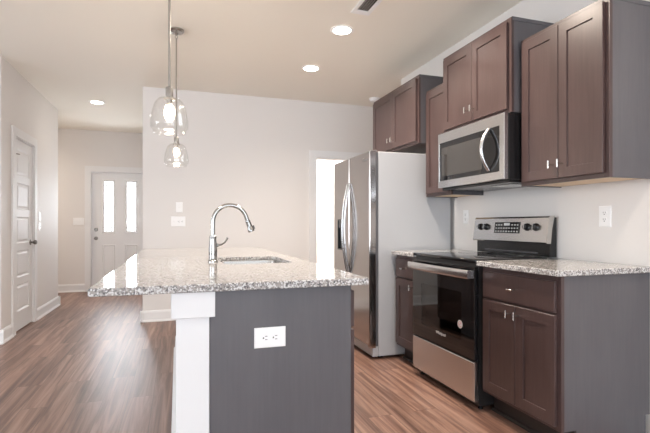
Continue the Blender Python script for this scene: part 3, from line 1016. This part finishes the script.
# ------------------------------------------------------------------ pendant lights
def pendant(loc, label):
    x, y = loc
    t = thing('pendant_light', (x, y, H), label, 'pendant light', 'glass pendants over the island')
    zt = 1.857
    MB().lathe([(0.062, H - 0.0005), (0.062, H - 0.010), (0.052, H - 0.022), (0.018, H - 0.030), (0.010, H - 0.042)], (x, y, 0)).build('canopy', M['rod_nickel'], t)
    mb = MB().tube([(x, y, H - 0.038), (x, y, H - 0.048)], 0.007, 12)
    mb.tube([(x + 0.010 * math.cos(k * math.pi / 8), y, H - 0.058 + 0.013 * math.sin(k * math.pi / 8)) for k in range(17)], 0.0028, 8, cap=False)
    mb.tube([(x, y, H - 0.070), (x, y, zt - 0.002)], 0.0062, 12)
    mb.build('rod', M['rod_nickel'], t)
    sk = MB().lathe([(0.006, zt + 0.006), (0.0185, zt), (0.0195, zt - 0.004), (0.0195, zt - 0.052), (0.030, zt - 0.056), (0.030, zt - 0.062), (0.014, zt - 0.064), (0.014, zt - 0.085)], (x, y, 0)).build('socket', M['rod_nickel'], t)
    prof = [(0.029, zt - 0.052), (0.036, zt - 0.056), (0.053, zt - 0.064), (0.068, zt - 0.083), (0.078, zt - 0.112), (0.0855, zt - 0.145), (0.0895, zt - 0.175), (0.0905, zt - 0.200), (0.089, zt - 0.212),
            (0.078, zt - 0.224), (0.0765, zt - 0.232), (0.0745, zt - 0.2405)]
    prof = [(r_ * (1.05 if h_ < zt - 0.06 else 1), h_) for r_, h_ in prof]
    sh = MB().lathe(prof, (x, y, 0), n=40, cap0=False, cap1=False).build('shade', M['shade'], t, smooth=60)
    s2 = sh.modifiers.new('thickness', 'SOLIDIFY'); s2.thickness = 0.0028; s2.offset = 0
    sh['label'] = 'clear glass bell shade'
    z0 = zt - 0.082
    bl = MB().lathe([(0.012, z0), (0.014, z0 - 0.008), (0.022, z0 - 0.03), (0.0285, z0 - 0.05), (0.029, z0 - 0.062), (0.024, z0 - 0.080), (0.012, z0 - 0.092), (0.003, z0 - 0.095)], (x, y, 0)).build('bulb', M['bulb_glass'], t)
    mb = MB()
    for k in range(6):
        a = k * math.pi / 3
        mb.tube([(x + 0.005 * math.cos(a), y + 0.005 * math.sin(a), z0 - 0.012), (x + 0.013 * math.cos(a), y + 0.013 * math.sin(a), z0 - 0.045), (x + 0.009 * math.cos(a), y + 0.009 * math.sin(a), z0 - 0.072)], 0.0035, 8)
    f = mb.build('filament', M['bulb'], bl)
    return t

PENDANTS = [((-0.040, 2.52), 'nearer clear glass pendant light hanging low over the island by its faucet'),
            ((-0.008, 3.93), 'farther clear glass pendant light, its ceiling canopy visible, over the island')]
p1 = pendant(*PENDANTS[0])
dup(p1, (PENDANTS[1][0][0], PENDANTS[1][0][1], H), PENDANTS[1][1])
for (x, y), _ in PENDANTS:
    d = bpy.data.lights.new('pendant_glow', 'POINT')
    d.energy = 12
    d.color = WARM
    d.shadow_soft_size = 0.03
    o = bpy.data.objects.new('pendant_glow', d)
    o.location = (x, y, 1.72)
    col.objects.link(o)

# ------------------------------------------------------------------ recessed ceiling lights
LIGHTS = [((1.293, 3.505), 'round lit recessed downlight nearest the ceiling vent'),
          ((1.304, 4.454), 'round lit recessed downlight between the vent light and the doorway wall'),
          ((-1.003, 6.559), 'round lit recessed downlight in the entry hall ceiling by the front door')]
def downlight(loc, label):
    x, y = loc
    t = thing('recessed_light', (x, y, H), label, 'ceiling light', 'recessed ceiling downlights')
    MB().lathe([(0.095, H - 0.0005), (0.095, H - 0.005), (0.088, H - 0.009), (0.072, H - 0.007), (0.070, H - 0.0005)], (x, y, 0), n=36, cap0=False, cap1=False).build('trim_ring', M['plastic'], t)
    MB().lathe([(0.0715, H - 0.002), (0.0715, H - 0.0065), (0.06, H - 0.012), (0.035, H - 0.016)], (x, y, 0), n=36).build('lens', M['diffuser'], t)
    return t
l1 = downlight(*LIGHTS[0])
for (x, y), lab in LIGHTS[1:]:
    dup(l1, (x, y, H), lab)
for (x, y), _ in LIGHTS:
    d = bpy.data.lights.new('downlight_beam', 'AREA')
    d.shape = 'DISK'
    d.size = 0.14
    d.energy = 1.2 if y > 6 else (8 if y > 4 else 20)
    d.spread = R(130)
    d.color = WARM
    o = bpy.data.objects.new('downlight_beam', d)
    o.location = (x, y, H - 0.018)
    col.objects.link(o)

# ------------------------------------------------------------------ ceiling vent and smoke detector
vx, vy = 1.318, 3.035
t = thing('ceiling_vent', (vx, vy, H), 'white louvred air vent in the ceiling at the top edge', 'vent')
zc = H - 0.0006
mb = MB().grid_slab(lambda u, v, w: (vx - 0.075 + u, vy - 0.19 + v, zc - 0.010 - w), [0, 0.028, 0.122, 0.15], [0, 0.035, 0.285, 0.34], set(), 0.010, [(0.001, -0.001)], holes={(1, 1)}, edge=0.003)
mb.build('frame', M['plastic'], t, smooth=0)
MB().box(vx - 0.048, vx + 0.048, vy - 0.156, vy + 0.096, zc - 0.0015, zc - 0.0005).build('backing', M['vent_dark'], t, smooth=0)
for k in range(5):
    xx = vx - 0.037 + k * 0.0185
    MB().prism([(xx, zc - 0.009), (xx + 0.0018, zc - 0.009), (xx + 0.0078, zc - 0.003), (xx + 0.006, zc - 0.003)], vy - 0.153, vy + 0.093, lambda u, v, w: (u, w, v)).build('louvre', M['plastic'], t, smooth=0)
t = thing('smoke_detector', (2.39, 5.28, H), 'small round white smoke detector on the ceiling past the refrigerator cabinet', 'smoke detector')
MB().lathe([(0.07, H - 0.0005), (0.07, H - 0.012), (0.066, H - 0.016)], (2.39, 5.28, 0)).build('base', M['plastic'], t)
MB().lathe([(0.058, H - 0.0165), (0.060, H - 0.028), (0.050, H - 0.038), (0.02, H - 0.041)], (2.39, 5.28, 0)).build('cover', M['plastic'], t)

# ------------------------------------------------------------------ switches and outlets
def plate_mesh(parent, m, w, h):
    a, b = w / 2, h / 2
    return MB().rings([[m(sx * (a - d), sy * (b - d), ww) for sx, sy in ((-1, -1), (1, -1), (1, 1), (-1, 1))] for d, ww in ((0, 0.0005), (0, 0.003), (0.003, 0.006))]).build('cover_plate', M['plastic'], parent, smooth=0)

def duplex(parent, m, horiz=False, u0=0.0):
    """two receptacles with slots"""
    for s in (-1, 1):
        f = (lambda u, v, w, s=s: m(u0 + s * 0.0195 + v, u, w)) if horiz else (lambda u, v, w, s=s: m(u0 + u, s * 0.0195 + v, w))
        r = MB().rings([[f(0.017 * math.cos(2 * math.pi * k / 20), max(-0.013, min(0.013, 0.017 * math.sin(2 * math.pi * k / 20))), w) for k in range(20)] for w in (0.0058, 0.0085)]).build('receptacle', M['plastic'], parent, smooth=0)
        mb = MB()
        for du in (-0.0065, 0.0065):
            mb.prism([(du - 0.0012, -0.001), (du + 0.0012, -0.001), (du + 0.0012, 0.008), (du - 0.0012, 0.008)], 0.0084, 0.0089, f)
        mb.prism([(-0.003, -0.010), (0.003, -0.010), (0.003, -0.005), (-0.003, -0.005)], 0.0084, 0.0089, f)
        mb.build('slot', M['slot'], r, smooth=0)

def toggle(parent, m, u):
    MB().prism([(u - 0.0055, -0.012), (u + 0.0055, -0.012), (u + 0.0055, 0.012), (u - 0.0055, 0.012)], 0.0055, 0.0075, m).build('switch_bezel', M['plastic'], parent, smooth=0)
    MB().rings([[m(u - 0.004, -0.005, 0.0072), m(u + 0.004, -0.005, 0.0072), m(u + 0.004, 0.006, 0.0072), m(u - 0.004, 0.006, 0.0072)],
                [m(u - 0.003, 0.004, 0.018), m(u + 0.003, 0.004, 0.018), m(u + 0.003, 0.009, 0.018), m(u - 0.003, 0.009, 0.018)]]).build('toggle', M['plastic'], parent, smooth=0)

# island end panel, horizontal duplex
c = (0.345, yi0, 0.692)
t = thing('outlet', c, 'white horizontal outlet plate on the dark island end panel', 'outlet')
m = lambda u, v, w: (c[0] + u, c[1] - w, c[2] + v)
plate_mesh(t, m, 0.124, 0.079); duplex(t, m, True)
# right wall above the counter
c2 = (XW, 1.983, 1.181)
t = thing('outlet', c2, 'white outlet on the wall above the right-hand counter, beside the range', 'outlet')
m2 = lambda u, v, w: (c2[0] - w, c2[1] - u, c2[2] + v)
plate_mesh(t, m2, 0.078, 0.122); duplex(t, m2)
# right wall behind the narrow counter
c3 = (XW, 3.31, 1.20)
t = thing('outlet', c3, 'white outlet on the wall between the refrigerator and the range backguard', 'outlet')
m3 = lambda u, v, w: (c3[0] - w, c3[1] - u, c3[2] + v)
plate_mesh(t, m3, 0.072, 0.118); duplex(t, m3)
# back wall: single switch above, triple plate below
c4 = (0.020, YB, 1.340)
t = thing('light_switch', c4, 'single white switch plate on the back wall, above the wide plate', 'light switch')
m4 = lambda u, v, w: (c4[0] + u, c4[1] - w, c4[2] + v)
plate_mesh(t, m4, 0.078, 0.122); toggle(t, m4, 0)
c5 = (0.008, YB, 1.172)
t = thing('outlet', c5, 'wide white plate with switch and outlet on the back wall behind the faucet', 'outlet')
m5 = lambda u, v, w: (c5[0] + u, c5[1] - w, c5[2] + v)
plate_mesh(t, m5, 0.165, 0.120); toggle(t, m5, -0.046); duplex(t, m5, True, 0.028)
# entry wall beside the front door
c6 = (-1.590, YH, 1.188)
t = thing('light_switch', c6, 'wide white double switch plate on the entry wall beside the front door', 'light switch')
m6 = lambda u, v, w: (c6[0] + u, c6[1] - w, c6[2] + v)
plate_mesh(t, m6, 0.165, 0.120); toggle(t, m6, -0.046); toggle(t, m6, 0); toggle(t, m6, 0.046)
# left wall past the closet door
for cy_, lab in ((1.235, 'small white switch plate past the closet door, the upper of two'), (1.105, 'small white switch plate past the closet door, the lower of two')):
    c7 = (XL, 6.29, cy_)
    t = thing('light_switch', c7, lab, 'light switch', 'switch plates on the left wall')
    m7 = lambda u, v, w, c7=c7: (c7[0] + w, c7[1] + u, c7[2] + v)
    plate_mesh(t, m7, 0.075, 0.100); toggle(t, m7, 0)
